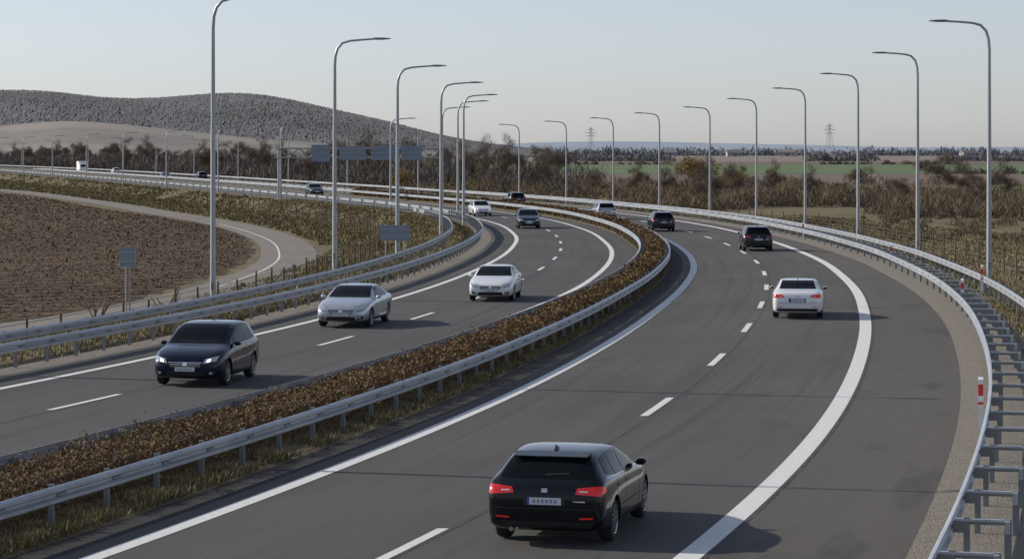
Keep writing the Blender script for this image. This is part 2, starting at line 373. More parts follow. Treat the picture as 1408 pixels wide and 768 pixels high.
# ------------------------------------------------------------------ street lamps
def lamp(x,y,h,d,zb=0.):
    mb=MB()
    P=[(0,0,-.3),(0,0,.9),(0,0,h*.5),(0,0,h-1.2),(d*.03,0,h-.75),(d*.14,0,h-.38),(d*.38,0,h-.12),(d*.75,0,h-.02),(d*1.3,0,h+.03),(d*1.95,0,h+.07)]
    mb.tube(P,[.125,.12,.10,.078,.072,.066,.058,.052,.048,.045],10,0)
    mb.tube([(0,0,-.3),(0,0,.05),(0,0,.06)],[.2,.2,.13],10,0)
    L=[(1.85,.05,.05,.09),(2.0,.11,.07,.09),(2.35,.15,.06,.09),(2.65,.10,.03,.085),(2.72,.03,.015,.08)]
    vs=[]
    for (t,w,hh,zz) in L: vs += [(d*t,-w,h+zz-hh),(d*t,w,h+zz-hh),(d*t,w*.8,h+zz+hh*.6),(d*t,-w*.8,h+zz+hh*.6)]
    fs=[(i*4+j,i*4+(j+1)%4,i*4+4+(j+1)%4,i*4+4+j) for i in range(4) for j in range(4)]+[(0,1,2,3),(16,17,18,19)]
    mb.add(vs,fs,1)
    mb.box((0,-.13,1.0),(.09,.03,.3),1)
    o=mb.obj('street_lamp',[M_pole,M_lamphead],smooth=40); o.location=(x,y,zb); 
    return o
def zlamp(x,y,h,d):
    z=ground_z(x,y); o=lamp(x,y,h-z,d,z)
    o.rotation_euler=(0,0,-math.atan(slope(RO if d<0 else LO,y))*.7)
for (x,y,h) in [(21.5,114.7,11.7),(23.9,150,11.6),(24.2,178,11.2),(23.5,204,10.8),(21.7,226,10.4),(19.2,247,10.),(15.4,266,9.7),(11.3,284,9.4),(6.4,300,9.2),(.9,318,9.)]:
    zlamp(x,y,h,-1)
for (x,y,h) in [(-17.5,51.2,12.),(-15.8,68,12.),(-12.1,103,12.1),(-8.5,122,11.2),(-6.3,140,10.5),(-4.5,161.5,10.15),(-3.8,200,10.2),(-4.7,221,10.1),(-6.6,241,9.9),(-12.5,262,9.1)]:
    zlamp(x,y,h,1)
yy=300.
while yy<1000:
    zlamp(float(LO(yy))-5,yy,8.8,1)
    if yy>335: zlamp(float(RR(yy+14))+3,yy+14,8.8,-1)
    yy+=36+yy*.03

# ------------------------------------------------------------------ gantry, signs, delineators, fences
def gantry():
    mb=MB(); Y=300; x0,x1=-27.5,-8.4; 
    for x in(x0,x1):
        for dy in(-.4,.4): mb.tube([(x,Y+dy,-1),(x,Y+dy,6.1)],.13,8,0)
        for k in range(6): mb.tube([(x,Y-.4,k),(x,Y+.4,k+1)],.05,5,0)
    for z in(5.,6.1):
        for dy in(-.4,.4): mb.tube([(x0-.4,Y+dy,z),(x1+.4,Y+dy,z)],.09,6,0)
    n=16
    for i in range(n):
        a=x0+(x1-x0)*i/n; b=x0+(x1-x0)*(i+1)/n
        for dy in(-.4,.4):
            mb.tube([(a,Y+dy,5.),(b,Y+dy,6.1)] if i%2 else [(a,Y+dy,6.1),(b,Y+dy,5.)],.05,5,0)
        mb.tube([(a,Y-.4,6.1),(b,Y+.4,6.1)],.04,4,0)
    for (a,b,z0,z1) in [(-23.6,-21.4,4.5,6.5),(-20.3,-17.2,4.7,6.35),(-16.6,-13.7,4.7,6.4),(-13.0,-10.6,4.7,6.4)]:
        mb.box(((a+b)/2,Y-.62,(z0+z1)/2),(b-a,.08,z1-z0),1)
        for k in range(3): mb.box(((a+b)/2,Y-.69,z0+.3+(z1-z0-.6)*k/2),(b-a,.05,.07),0)
    mb.obj('sign_gantry',[M_pole,M_signback])
gantry()
def board_sign(x,y,w,h,top,posts,rz=0):
    z=ground_z(x,y); mb=MB()
    for px in posts: mb.tube([(px,0,z-.2),(px,0,top+.03)],.035,8,0)
    mb.box((0,-.06,top-h/2),(w,.03,h),1)
    for k in(.25,.75): mb.box((0,-.09,top-h*k),(w*.96,.03,.05),0)
    for sx in(-1,1): mb.box((sx*w/2,-.06,top-h/2),(.02,.05,h),0)
    o=mb.obj('road_sign',[M_pole,M_signback]); o.location=(x,y,0); o.rotation_euler=(0,0,rz)
board_sign(-16.3,108,.66,.82,1.85,(-.08,.08)); board_sign(-6.35,138,1.62,.83,1.88,(-.5,.5))
def delineator(x,y,h=1.15):
    z=max(ground_z(x,y),-.03); mb=MB()
    s=[(-.06,-.03),(.06,-.03),(.05,.04),(-.05,.04)]
    vs=[(a,b,zz) for zz in(0,h) for a,b in s]; vs[6]=(vs[6][0],vs[6][1],h+.05); vs[7]=(vs[7][0],vs[7][1],h+.05)
    mb.add(vs,[(0,1,5,4),(1,2,6,5),(2,3,7,6),(3,0,4,7),(4,5,6,7)],0)
    mb.box((0,-.035,h-.22),(.105,.012,.24),1); mb.box((0,-.036,h-.5),(.125,.01,.05),1)
    o=mb.obj('delineator_post',[M_white,M_red]); o.location=(x,y,z); o.rotation_euler=(0,0,-.15)
for (x,y,h) in [(float(RR(54))-.22,54.,1.15),(float(RR(95))+.3,95,1.15),(float(RR(105))+1.9,105,1.2),(float(RR(130))+.3,130,1.15),(float(RR(170))+.3,170,1.1)]: delineator(x,y,h)
def fence(f,y0,y1,sp,h=1.3):
    mb=MB(); y=y0; tops=[]
    while y<y1:
        x=float(f(y)); z=ground_z(x,y); lean=random.uniform(-.05,.05); hh=h*random.uniform(.88,1.12)
        mb.tube([(x,y,z-.2),(x+lean,y,z+hh)],[.055,.045],6,0); tops.append((x,y,z)); y+=sp*random.uniform(.9,1.1)
    for k in(.2,.45,.7,.95,1.18):
        mb.tube([(a,b,c+k) for a,b,c in tops],.010,4,1,False)
    return mb.obj('wire_fence',[M_wood,M_wire])
fence(off(LO,-9.6),84,300,3.6,1.35); fence(off(RR,7.5),80,240,4.2,1.5)
def brush(x,y):
    z=ground_z(x,y); mb=MB()
    for k in range(7):
        a=random.uniform(-.7,.7); b=random.uniform(-.4,.4)
        mb.tube([(random.uniform(-.3,.3),b,0),(a,b,random.uniform(.8,1.5))],[.035,.02],5,0)
    o=mb.obj('wooden_stakes',[M_wood]); o.location=(x,y,z-.05)
brush(-14.9,110); brush(-17.2,106)

# ------------------------------------------------------------------ hedge, grass, scrub
def hedge():
    N=250000; t=rng.uniform(0,1,N); y=20+ (330-20)*t**1.8; f0=.42;f1=.68
    li=LI(y);ri=RI(y); c=li+(ri-li)*(f0+f1)/2; a=(ri-li)*(f1-f0)/2*1.0
    L_=np.linspace(0,340,3400)
    n1=np.array([noise.noise(Vector((v*.45,0,0))) for v in L_]); n2=np.array([noise.noise(Vector((v*1.3,5,0))) for v in L_]); n3=np.array([noise.noise(Vector((v*3.1,9,0))) for v in L_])
    lum=np.interp(y,L_,n1+.8*n2+.6*n3)
    th=rng.uniform(0,math.pi,N); r=1.03-np.abs(rng.normal(0,.2,N)); sp=(rng.random(N)<.08); r=np.where(sp,r+rng.uniform(0,.22,N),r)
    h=.72+.22*lum
    x=c+a*(1+.25*lum)*r*np.sign(np.cos(th))*np.abs(np.cos(th))**.8; z=.08+h*r*np.sin(th)**.7
    size=(.026+.00070*y)*rng.uniform(.7,1.4,N)
    cent=np.stack([x,y+rng.normal(0,.05,N),z],1)
    col=palette(N,[(.165,.098,.045),(.142,.085,.041),(.178,.114,.056),(.118,.080,.040),(.138,.100,.050),(.185,.127,.068),(.10,.066,.036)],.12)
    patch=np.interp(y,L_,np.roll(n1,777)); col*= (1+.3*patch)[:,None]
    green=np.clip(np.interp(y,L_,np.roll(n2,333))*1.5,0,1)[:,None]; col=col*(1-.4*green)+np.array([.11,.095,.045])*.4*green
    o=link('shrub_hedge',np_mesh('shrub_hedge',leaves(cent,size),4,col,M_leaf))
    ys=np.arange(20,331,1.); mb=MB(); vs=[]
    for y_ in ys:
        cc=float(LI(y_)+(RI(y_)-LI(y_))*(f0+f1)/2); aa=float((RI(y_)-LI(y_))*(f1-f0)/2)*.72; hh=.54+.1*noise.noise(Vector((y_*.45,0,0)))
        for k in range(7):
            q=math.pi*k/6; vs.append((cc+aa*math.cos(q),y_,.05+hh*math.sin(q)**.7 if 0<k<6 else .05))
    fs=[(i*7+j,i*7+j+1,(i+1)*7+j+1,(i+1)*7+j) for i in range(len(ys)-1) for j in range(6)]
    mb.add(vs,fs); mb.obj('woody_core',[noise_mat('hedge_core',[(.070,.045,.024),(8,3,.4,.7,(.10,.066,.036))])],parent=o)
hedge()
GR=[(.235,.188,.10),(.19,.15,.08),(.265,.213,.125),(.132,.113,.055),(.16,.127,.062),(.105,.10,.043)]
def grass(name,fl,fr,y0,y1,N,hh,pw=1.6,zf=None,cols=GR,dens=.62,wf=.00035):
    t=rng.uniform(0,1,N); y=y0+(y1-y0)*t**pw; u=rng.uniform(0,1,N); a=fl(y);b=fr(y); x=a+(b-a)*u
    cl=np.array([noise.noise(Vector((x[i]*.8,y[i]*.8,0)))+.6*noise.noise(Vector((x[i]*.15,y[i]*.08,4))) for i in range(N)])
    k=rng.random(N)<(dens+.9*cl); x=x[k];y=y[k];cl=cl[k];n=len(x)
    z=np.array([ground_z(x[i],y[i]) for i in range(n)]) if zf is None else zf(x,y)
    h=hh*rng.uniform(.5,1.3,n)*(1+.8*cl); w=(.010+wf*y)*rng.uniform(.8,1.6,n)
    link(name,np_mesh(name,blades(np.stack([x,y,z],1),h,w,.5),3,palette(n,cols),M_leaf))
flat=lambda x,y:np.full(len(x),.03)
grass('grass',med(.68),off(RI,-1.3),28,180,80000,.13,1.7,zf=flat)
grass('grass',off(LI,1.55),med(.42),38,180,20000,.10,1.5,zf=flat)
grass('grass',off(LO,-13),off(LO,-2.8),55,300,100000,.17,1.3)
grass('grass',off(RR,.8),off(RR,22),34,260,130000,.14,1.2)
fpx=np.array(sorted([(p.y,p.x) for p in pc[:70]]))
pathx=lambda y: np.interp(y,fpx[:,0],fpx[:,1])
grass('grass',lambda y:pathx(y)+2.6,off(LO,-5.6),190,640,90000,.22,1.0,cols=[(.155,.128,.064),(.12,.108,.05),(.19,.15,.082),(.10,.09,.044),(.17,.13,.07)],wf=.0005,dens=.45)

def scrub(name,pts,hmin,hmax,cols,per=70,wf=.0002,w0=.03,lean=.75):
    base=[];H=[];C=[]
    for (x,y) in pts:
        h=random.uniform(hmin,hmax); r=h*random.uniform(.55,1.0); z=ground_z(x,y); c=cols[random.randrange(len(cols))]; k=per
        a=rng.uniform(0,2*math.pi,k); rr=r*np.sqrt(rng.random(k)); 
        base.append(np.stack([x+rr*np.cos(a),y+rr*np.sin(a),np.full(k,z)+h*rng.uniform(0,.7,k)*(1-(rr/r)**2*.8)],1))
        H.append(h*rng.uniform(.18,.38,k)*(1.15-(rr/r)**2*.6)); C.append(np.array(c)*rng.uniform(.75,1.2,(k,1)))
    base=np.concatenate(base);H=np.concatenate(H);C=np.concatenate(C); y=base[:,1]
    link(name,np_mesh(name,blades(base,H,(w0+wf*y)*rng.uniform(.7,1.5,len(H)),lean),3,C,M_twig))
BR=[(.135,.098,.070),(.16,.118,.082),(.112,.086,.064),(.205,.160,.105),(.125,.112,.062),(.20,.148,.082),(.090,.074,.056)]
pts=[]
for _ in range(2100):
    y=250+240*random.random()**1.2; x0=float(RR(y))+10; x1=y*.215+6
    x=x0+(x1-x0)*random.random()
    if y<268 and x<float(RR(y))+18: continue
    if 375<y<480 and x>55 and random.random()<.95: continue
    if noise.noise(Vector((x*.05,y*.03,11)))<-.18: continue
    pts.append((x,y))
scrub('roadside_scrub',pts,.8,2.7,BR,160,.00018,.02)
pts=[]
for _ in range(150):
    y=random.uniform(185,250); x=random.uniform(float(RR(y))+9,y*.215+5); pts.append((x,y))
scrub('roadside_scrub',pts,.4,1.1,[(.18,.145,.09),(.155,.125,.08),(.13,.10,.065)],110)
pts=[]
for _ in range(200):
    y=random.uniform(130,420); s=random.uniform(5.6,13); x=float(LO(y))-s; pts.append((x,y))
scrub('embankment_weeds',pts,.2,.55,[(.15,.12,.065),(.12,.105,.05),(.10,.095,.045)],60)
pts=[]
for _ in range(1100):
    y=random.uniform(430,1150); x=float(RR(y))+random.uniform(10,55); pts.append((x,y))
scrub('distant_tree_line',pts,3.0,7.5,[(.108,.094,.084),(.122,.103,.09),(.098,.087,.08),(.13,.106,.086)],130,.0002,.05)
pts=[]
for _ in range(700):
    x=random.uniform(-250,1000); y=1390+random.uniform(0,60)
    if noise.noise(Vector((x*.012,3,0)))<-.05: continue
    pts.append((x,y))
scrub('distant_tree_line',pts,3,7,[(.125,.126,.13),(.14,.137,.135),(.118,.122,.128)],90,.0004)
pts=[]
for _ in range(220):
    x=random.uniform(15,420); 
    if noise.noise(Vector((x*.02,8,0)))<.08: continue
    pts.append((x,694+random.uniform(-3,3)+x*.01))
for _ in range(260):
    x=random.uniform(15,600)
    if noise.noise(Vector((x*.015,18,0)))<.02: continue
    pts.append((x,1125+random.uniform(-3,3)+x*.02))
scrub('field_hedgerow',pts,1.0,3.0,[(.12,.105,.085),(.14,.118,.09),(.10,.095,.078)],90,.0003)
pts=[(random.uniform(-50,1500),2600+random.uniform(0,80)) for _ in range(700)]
scrub('distant_tree_line',pts,5,12,[(.18,.20,.225),(.16,.18,.205)],60,.0005)  # pale blue twig colours with distance haze painted in

# ------------------------------------------------------------------ trees
def tree_mesh(seed,h,leafcols=None,nl=0):
    R=random.Random(seed); mb=MB(); tips=[]
    def grow(p,d,l,r,lev):
        q=p; segs=3 if lev<3 else 2; pts=[p];rad=[r]
        for i in range(segs):
            d=(d+Vector((R.uniform(-1,1),R.uniform(-1,1),R.uniform(-.3,.7)))*.16).normalized(); q=q+d*(l/segs); pts.append(q); rad.append(r*(1-.4*(i+1)/segs))
        mb.tube(pts,rad,5 if lev<2 else 3,0,False)
        if lev>=5: tips.append(q); return
        n=R.choice([2,3,3]) if lev else 4
        for k in range(n):
            ax=Vector((R.uniform(-1,1),R.uniform(-1,1),R.uniform(-.2,.9))).normalized()
            nd=(d*.75+ax*.75).normalized(); s=R.uniform(.6,.85)
            start=pts[-1] if k<2 else pts[R.randrange(1,len(pts))]
            grow(start,nd,l*s,rad[-1]*R.uniform(.55,.75),lev+1)
    grow(Vector((0,0,-.3)),Vector((0,0,1)),h*.27,h*.022,0)
    me=mb.mesh('bare_tree_wood',[noise_mat('bark%d'%seed,[(.095,.075,.062),(3,3,.4,.7,(.13,.105,.088))])])
    T=np.array([t[:] for t in tips]); k=14 if not leafcols else nl; c=np.repeat(T,k,0)
    if leafcols:
        c=c+rng.normal(0,.045*h,c.shape); lm=np_mesh('leaves',leaves(c,np.full(len(c),.028*h)*rng.uniform(.6,1.3,len(c))),4,palette(len(c),leafcols,.35),M_leaf)
    else:
        c=c+rng.normal(0,.02*h,c.shape); lm=np_mesh('twigs',blades(c,np.full(len(c),.09*h),np.full(len(c),.004*h),.9),3,palette(len(c),[(.12,.093,.075),(.15,.118,.09)]),M_twig)
    return me,lm
TM=[tree_mesh(s,7.) for s in(1,2,3,4)]
TY=tree_mesh(9,7.,[(.24,.15,.06),(.20,.13,.055),(.27,.19,.085),(.15,.11,.055)],20)
def tree(x,y,h,k=None,name='bare_tree'):
    me,lm=(TM[random.randrange(4)] if k is None else TY)
    o=link(name,me,loc=(x,y,ground_z(x,y)),rz=random.uniform(0,6.28),sc=h/7.)
    link('crown_twigs',lm,parent=o)
for (px,Y,h) in [(690,380,9),(668,400,9),(735,385,8),(760,370,8.5),(775,410,8),(610,450,9),(640,430,9),(585,470,8),(550,480,8),(990,300,6.5),(1003,310,6),(1292,290,7.5),(1330,300,5.5),(1180,330,5.5),(1060,320,5.5),(870,330,5.5),(930,340,6),(820,330,5),(1390,290,6),(1110,300,5),(1230,280,4.5),(1350,270,4.5),(960,290,4)]:
    tree((px-704)/3500*Y,Y,h)
tree(24.5,335,7.4,1,'autumn_tree'); tree(-43.,560,8,1,'autumn_tree'); tree(30,345,5,1,'autumn_tree'); tree(-14,330,4.2,1,'autumn_tree')
for _ in range(60):
    y=random.uniform(470,1100); tree(float(RR(y))+random.uniform(8,40),y,random.uniform(6,11))
def farmhouse(x,y,w,d,h,rz):
    e=empty('farmhouse',(x,y,ZR),rz); mb=MB(); mb.box((0,0,h/2),(w,d,h),0); mb.obj('walls',[M_wall],e)
    mb=MB(); r=h*.6
    mb.add([(-w/2-.4,-d/2-.5,h+.01),(w/2+.4,-d/2-.5,h+.01),(w/2+.4,d/2+.5,h+.01),(-w/2-.4,d/2+.5,h+.01),(-w/2-.4,0,h+r),(w/2+.4,0,h+r)],[(0,1,5,4),(2,3,4,5),(0,4,3),(1,2,5),(0,3,2,1)],0); mb.obj('roof',[M_roof],e)
    mb=MB()
    for k in range(4): mb.box((-w/2+w*(k+.5)/4,-d/2-.03,h*.55),(w*.09,.05,h*.3),0)
    mb.box((w*.02,-d/2-.04,h*.33),(w*.07,.05,h*.62),0); mb.obj('windows_and_door',[M_blk],e)
for (x,y,w_,d_,h_,r_) in [(205,2350,14,8,4,.1),(260,2400,16,9,4.2,-.3),(420,2350,12,8,3.6,.4),(150,2400,11,8,3.8,-.2)]: farmhouse(x,y,w_,d_,h_,r_)

# ------------------------------------------------------------------ hills
def hill(name,prof,Y0,Yr,mat,na,nscale,nx=260,ny=40):
    xs=np.linspace(prof[0][0],prof[-1][0],nx); px=[p[0] for p in prof]; pz=[p[1] for p in prof]; vs=[]
    zc=np.interp(xs,px,pz); k=np.exp(-.5*(np.arange(-12,13)/5.)**2);k/=k.sum(); zc=np.convolve(np.pad(zc,12,mode='edge'),k,'valid')
    for j in range(ny):
        t=j/(ny-1); b=math.sin(min(t/.75,1)*math.pi/2)**1.4 if t<.75 else math.cos((t-.75)/.25*math.pi/2)
        y=Y0+(Yr-Y0)*t/.75
        for i,x in enumerate(xs):
            n=noise.noise(Vector((x*nscale,y*nscale*.5,0)))+.5*noise.noise(Vector((x*nscale*2.7,y*nscale,3)))
            vs.append((x*y/Yr,y,-2+(zc[i]+2)*b+na*n*b))
    fs=[(j*nx+i,j*nx+i+1,(j+1)*nx+i+1,(j+1)*nx+i) for j in range(ny-1) for i in range(nx-1)]
    mb=MB(); mb.add(vs,fs); return mb.obj(name,[mat],smooth=80), (xs,zc)
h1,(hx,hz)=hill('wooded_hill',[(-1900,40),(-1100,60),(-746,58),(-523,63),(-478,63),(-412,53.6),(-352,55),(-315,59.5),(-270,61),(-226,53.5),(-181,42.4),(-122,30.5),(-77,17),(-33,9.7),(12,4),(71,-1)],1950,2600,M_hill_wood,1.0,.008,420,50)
def forest():
    # bare wood on the hill, bluish haze put into its colours: every crown is a small leaning facet turned to the light side, so the mass stays soft
    N=100000; X=rng.uniform(-900,40,N); T=rng.uniform(.12,.765,N)
    b=np.where(T<.75,np.sin(np.minimum(T/.75,1)*math.pi/2)**1.4,1); y=1950+650*T/.75
    z=-2+(np.interp(X,hx,hz)+2)*b
    cen=np.stack([X*y/2600,y,z-.4],1); n=N
    w=rng.uniform(1.6,3.6,n)*.5; h=rng.uniform(1.2,4.2,n)
    a=rng.normal(math.radians(-42),.22,n)              # facet runs so that its face looks toward -x,-y
    d=np.stack([np.cos(a)*w,np.sin(a)*w,np.zeros(n)],1)
    lean=np.stack([h*.35,h*.45,h],1); j=rng.uniform(.15,.75,n)[:,None]
    q=np.stack([cen-d,cen+d,cen+d*j+lean*rng.uniform(.7,1,n)[:,None],cen-d*(.9-j)+lean],axis=1).reshape(-1,3)
    big=np.array([noise.noise(Vector((X[i]*.010,y[i]*.006,0)))+.5*noise.noise(Vector((X[i]*.04,y[i]*.02,2))) for i in range(N)])
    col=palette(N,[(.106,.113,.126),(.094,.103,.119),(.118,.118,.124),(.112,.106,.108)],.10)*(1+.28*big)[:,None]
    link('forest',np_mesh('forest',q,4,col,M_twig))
forest()
hill('hill',[(-1200,12),(-800,18),(-500,20),(-362,21),(-321,27.6),(-269,23),(-228,17.8),(-182,13.7),(-131,10),(-74,6.5),(-28,2),(10,-1.5)],1200,1800,M_hill_pale,.5,.01)
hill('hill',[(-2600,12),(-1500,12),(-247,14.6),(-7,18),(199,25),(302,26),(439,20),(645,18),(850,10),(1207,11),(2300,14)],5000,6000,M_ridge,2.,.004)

def pylon(x,y,h):
    mb=MB(); b=h*.11; r=.10
    W=lambda z: b*(1-z/h)**1.3+.5
    lv=[h*k for k in(0,.2,.36,.5,.62,.72,.82,.91,1)]
    for sx in(-1,1):
        for sy in(-1,1): mb.tube([(sx*W(z),sy*W(z),z) for z in lv],r,4,0)
    for i in range(len(lv)-1):
        for s in(-1,1):
            z0,z1=lv[i],lv[i+1]
            mb.tube([(-W(z0),s*W(z0),z0),(W(z1),s*W(z1),z1)],r*.6,3,0); mb.tube([(W(z0),s*W(z0),z0),(-W(z1),s*W(z1),z1)],r*.6,3,0)
            mb.tube([(s*W(z0),-W(z0),z0),(s*W(z1),W(z1),z1)],r*.6,3,0)
    for k,l in((.72,.17),(.82,.21),(.92,.14)):
        for s in(-1,1):
            mb.tube([(0,0,h*k+.8),(s*h*l,0,h*k)],r,4,0); mb.tube([(0,0,h*k),(s*h*l,0,h*k)],r,4,0); mb.tube([(s*h*l,0,h*k),(s*h*l,0,h*k-1.4)],r,3,0)
    o=mb.obj('power_pylon',[simple('pylon_steel',(.34,.36,.38),.6,.1)]); o.location=(x,y,-1); o.rotation_euler=(0,0,.5)
pylon(62,2000,24); pylon(237,1900,26); pylon(283,2000,10); pylon(520,2300,20)

# ------------------------------------------------------------------ cars
FRONT=[(2.2,.34,.60,.54,.44,.60),(2.15,.25,.76,.60,.58,.69),(2.0,.20,.87,.69,.69,.78),(1.62,.18,.925,.80,.77,.88),(1.15,.17,.94,.88,.80,.945),(.88,.17,.94,.91,.79,.98)]
FRONT_H=[(2.2,.34,.60,.56,.46,.63),(2.15,.25,.76,.63,.60,.73),(2.0,.20,.87,.72,.70,.83),(1.65,.18,.925,.83,.78,.94),(1.25,.17,.94,.90,.80,1.0),(1.0,.17,.94,.93,.80,1.04)]
BODY={
 'wagon':FRONT+[(.42,.17,.94,.93,.73,1.18),(0.,.17,.94,.945,.67,1.345),(-.5,.17,.94,.955,.65,1.40),(-1.1,.17,.94,.97,.64,1.385),(-1.55,.18,.93,.985,.62,1.345),(-1.76,.20,.915,.985,.63,1.26),(-2.0,.22,.90,.975,.71,1.04),(-2.1,.25,.88,.90,.74,.96),(-2.17,.30,.85,.85,.70,.91),(-2.22,.36,.77,.68,.60,.78)],
 'hatch':FRONT_H+[(.62,.17,.94,.95,.74,1.27),(.28,.17,.94,.97,.69,1.46),(-.25,.17,.94,.98,.67,1.54),(-.9,.17,.94,.99,.66,1.535),(-1.5,.18,.925,1.01,.64,1.48),(-1.72,.20,.91,1.01,.65,1.37),(-1.92,.22,.89,.99,.70,1.10),(-2.0,.25,.86,.90,.72,.97),(-2.06,.30,.82,.85,.68,.92),(-2.1,.36,.74,.68,.59,.80)],
 'sedan':FRONT+[(.42,.17,.94,.925,.73,1.20),(0.02,.17,.94,.935,.66,1.365),(-.4,.17,.94,.945,.64,1.41),(-.85,.17,.94,.955,.63,1.395),(-1.2,.17,.94,.965,.65,1.30),(-1.5,.18,.93,.975,.70,1.155),(-1.78,.18,.92,.975,.76,1.05),(-2.1,.20,.90,.955,.76,1.03),(-2.26,.24,.86,.90,.72,.985),(-2.33,.30,.81,.82,.66,.90),(-2.37,.38,.72,.66,.55,.76)],
}
WB={'wagon':(1.36,-1.28),'hatch':(1.36,-1.24),'sedan':(1.36,-1.32)}
_cache={}
def ring(s):
    y,zb,w,belt,wt,zt=s; b=min(belt,zt-.05)
    h=[(0,zb),(.70*w,zb),(.94*w,zb+.035),(w*.985,zb+.14),(w,.5*(zb+b)),(w*.992,b-.10),(w*.958,b-.01),((w*.93+wt*1.06)/2,(b+zt-.06)/2),(wt*1.07,zt-.06),(wt*.90,zt-.012),(0,zt)]
    return [(x,y,z) for x,z in h]+[(-x,y,z) for x,z in h[-2:0:-1]]
def car_base(kind):
    if kind in _cache: return _cache[kind]
    st=BODY[kind]; mb=MB(); vs=[]
    for s in st: vs+=ring(s)
    n=20; k=len(st)
    fs=[(i*n+j,i*n+(j+1)%n,(i+1)*n+(j+1)%n,(i+1)*n+j) for i in range(k-1) for j in range(n)]
    fs+=[tuple(range(n))[::-1],tuple((k-1)*n+j for j in range(n))]
    mb.add(vs,fs,0)
    me=mb.mesh('carbody',[M_white,M_blk]); 
    bm=bmesh.new(); bm.from_mesh(me); bmesh.ops.recalc_face_normals(bm,faces=bm.faces); bm.to_mesh(me); bm.free()
    o=link('tmp_body',me); ss=o.modifiers.new('s','SUBSURF'); ss.levels=2; ss.render_levels=2
    dg=bpy.context.evaluated_depsgraph_get(); sm=bpy.data.meshes.new_from_object(o.evaluated_get(dg))
    o.modifiers.clear(); o.data=sm
    bvh=BVHTree.FromPolygons([v.co[:] for v in sm.vertices],[tuple(p.vertices) for p in sm.polygons])
    cm=MB()
    for wy in WB[kind]:
        for sx in(-1,1):
            N=28; v=[]
            for x in(.56,1.2):
                for j in range(N):
                    a=2*math.pi*j/N; v.append((sx*x,wy+.375*math.cos(a),.33+.375*math.sin(a)))
            f=[(j,(j+1)%N,N+(j+1)%N,N+j) for j in range(N)]+[tuple(range(N))[::-1],tuple(range(N,2*N))]
            if sx<0: f=[q[::-1] for q in f]
            cm.add(v,f,1)
    cme=cm.mesh('cutter',[M_white,M_blk])
    bm=bmesh.new(); bm.from_mesh(cme); bmesh.ops.recalc_face_normals(bm,faces=bm.faces); bm.to_mesh(cme); bm.free()
    c=link('tmp_cut',cme)
    b=o.modifiers.new('b','BOOLEAN'); b.object=c; b.operation='DIFFERENCE'; b.solver='EXACT'
    dg=bpy.context.evaluated_depsgraph_get(); dg.update(); fm=bpy.data.meshes.new_from_object(o.evaluated_get(dg))
    bpy.data.objects.remove(o); bpy.data.objects.remove(c)
    fm.polygons.foreach_set('use_smooth',[True]*len(fm.polygons)); fm.set_sharp_from_angle(angle=math.radians(38))
    W=MB(); T=MB(); Lr=min(s[0] for s in st)
    def patch(tgt,c,view,m,nu=8,nv=6,o=.005):
        g=[]
        for j in range(nv+1):
            for i in range(nu+1):
                u=i/nu; v=j/nv
                a=(c[0][0]*(1-u)+c[1][0]*u)*(1-v)+(c[3][0]*(1-u)+c[2][0]*u)*v
                bb=(c[0][1]*(1-u)+c[1][1]*u)*(1-v)+(c[3][1]*(1-u)+c[2][1]*u)*v
                if view=='F': org,d=Vector((a,5,bb)),Vector((0,-1,0)); near=Vector((a,2.1,bb))
                elif view=='R': org,d=Vector((a,-5,bb)),Vector((0,1,0)); near=Vector((a,Lr,bb))
                elif view=='+': org,d=Vector((3,a,bb)),Vector((-1,0,0)); near=Vector((.9,a,bb))
                else: org,d=Vector((-3,a,bb)),Vector((1,0,0)); near=Vector((-.9,a,bb))
                h=bvh.ray_cast(org,d)
                if h[0] is None: h=bvh.find_nearest(near)
                nn=h[1]
                if nn.dot(d)>0: nn=-nn
                g.append(h[0]+nn*o)
        f=[(j*(nu+1)+i,j*(nu+1)+i+1,(j+1)*(nu+1)+i+1,(j+1)*(nu+1)+i) for j in range(nv) for i in range(nu)]
        tgt.add(g,f,m)
    def both(tgt,c,m,**k):
        for s in '+-': patch(tgt,c,s,m,**k)
    def sym(tgt,c,view,m,**k):
        patch(tgt,c,view,m,**k); patch(tgt,[(-a,b) for a,b in c],view,m,**k)
    dz={'wagon':-.01,'hatch':.03,'sedan':-.03}[kind]; zt=max(s[5] for s in st)
    hf=.05 if kind=='hatch' else 0.
    patch(W,[(-.74,.985+hf),(.74,.985+hf),(.61,zt-.07),(-.61,zt-.07)],'F',0,nu=14,nv=10)
    b0=.965+dz*.6
    fo=.16 if kind=='hatch' else 0.
    if kind=='sedan':
        both(W,[(.60,.965),(-.40,.975),(-.38,1.335),(.10,1.29)],0); both(W,[(-.46,.975),(-1.08,.99),(-.98,1.305),(-.44,1.335)],0); both(W,[(-1.13,.99),(-1.38,1.02),(-1.15,1.23),(-1.04,1.28)],0,nu=4)
        patch(W,[(-.67,1.07),(.67,1.07),(.57,1.345),(-.57,1.345)],'R',0,nu=14,nv=10)
    else:
        tz=zt-.085
        both(W,[(.63+fo,b0+fo*.1),(-.42,b0+.02),(-.40,tz+.005),(.13+fo,tz-.035)],0); both(W,[(-.48,b0+.02),(-1.10,b0+.035),(-1.03,tz-.005),(-.46,tz+.005)],0); both(W,[(-1.15,b0+.04),(Lr+.60,b0+.085),(Lr+.74,tz-.055),(-1.08,tz-.005)],0,nu=5)
        patch(W,[(-.72,1.02+dz),(.72,1.02+dz),(.585,zt-.09),(-.585,zt-.09)],'R',0,nu=14,nv=10)
        patch(T,[(-.13,zt-.08),(.13,zt-.08),(.13,zt-.062),(-.13,zt-.062)],'R',2,nu=4,nv=1)
        patch(T,[(-.02,1.05+dz),(.34,1.075+dz),(.34,1.09+dz),(-.02,1.07+dz)],'R',1,nu=6,nv=1,o=.015)
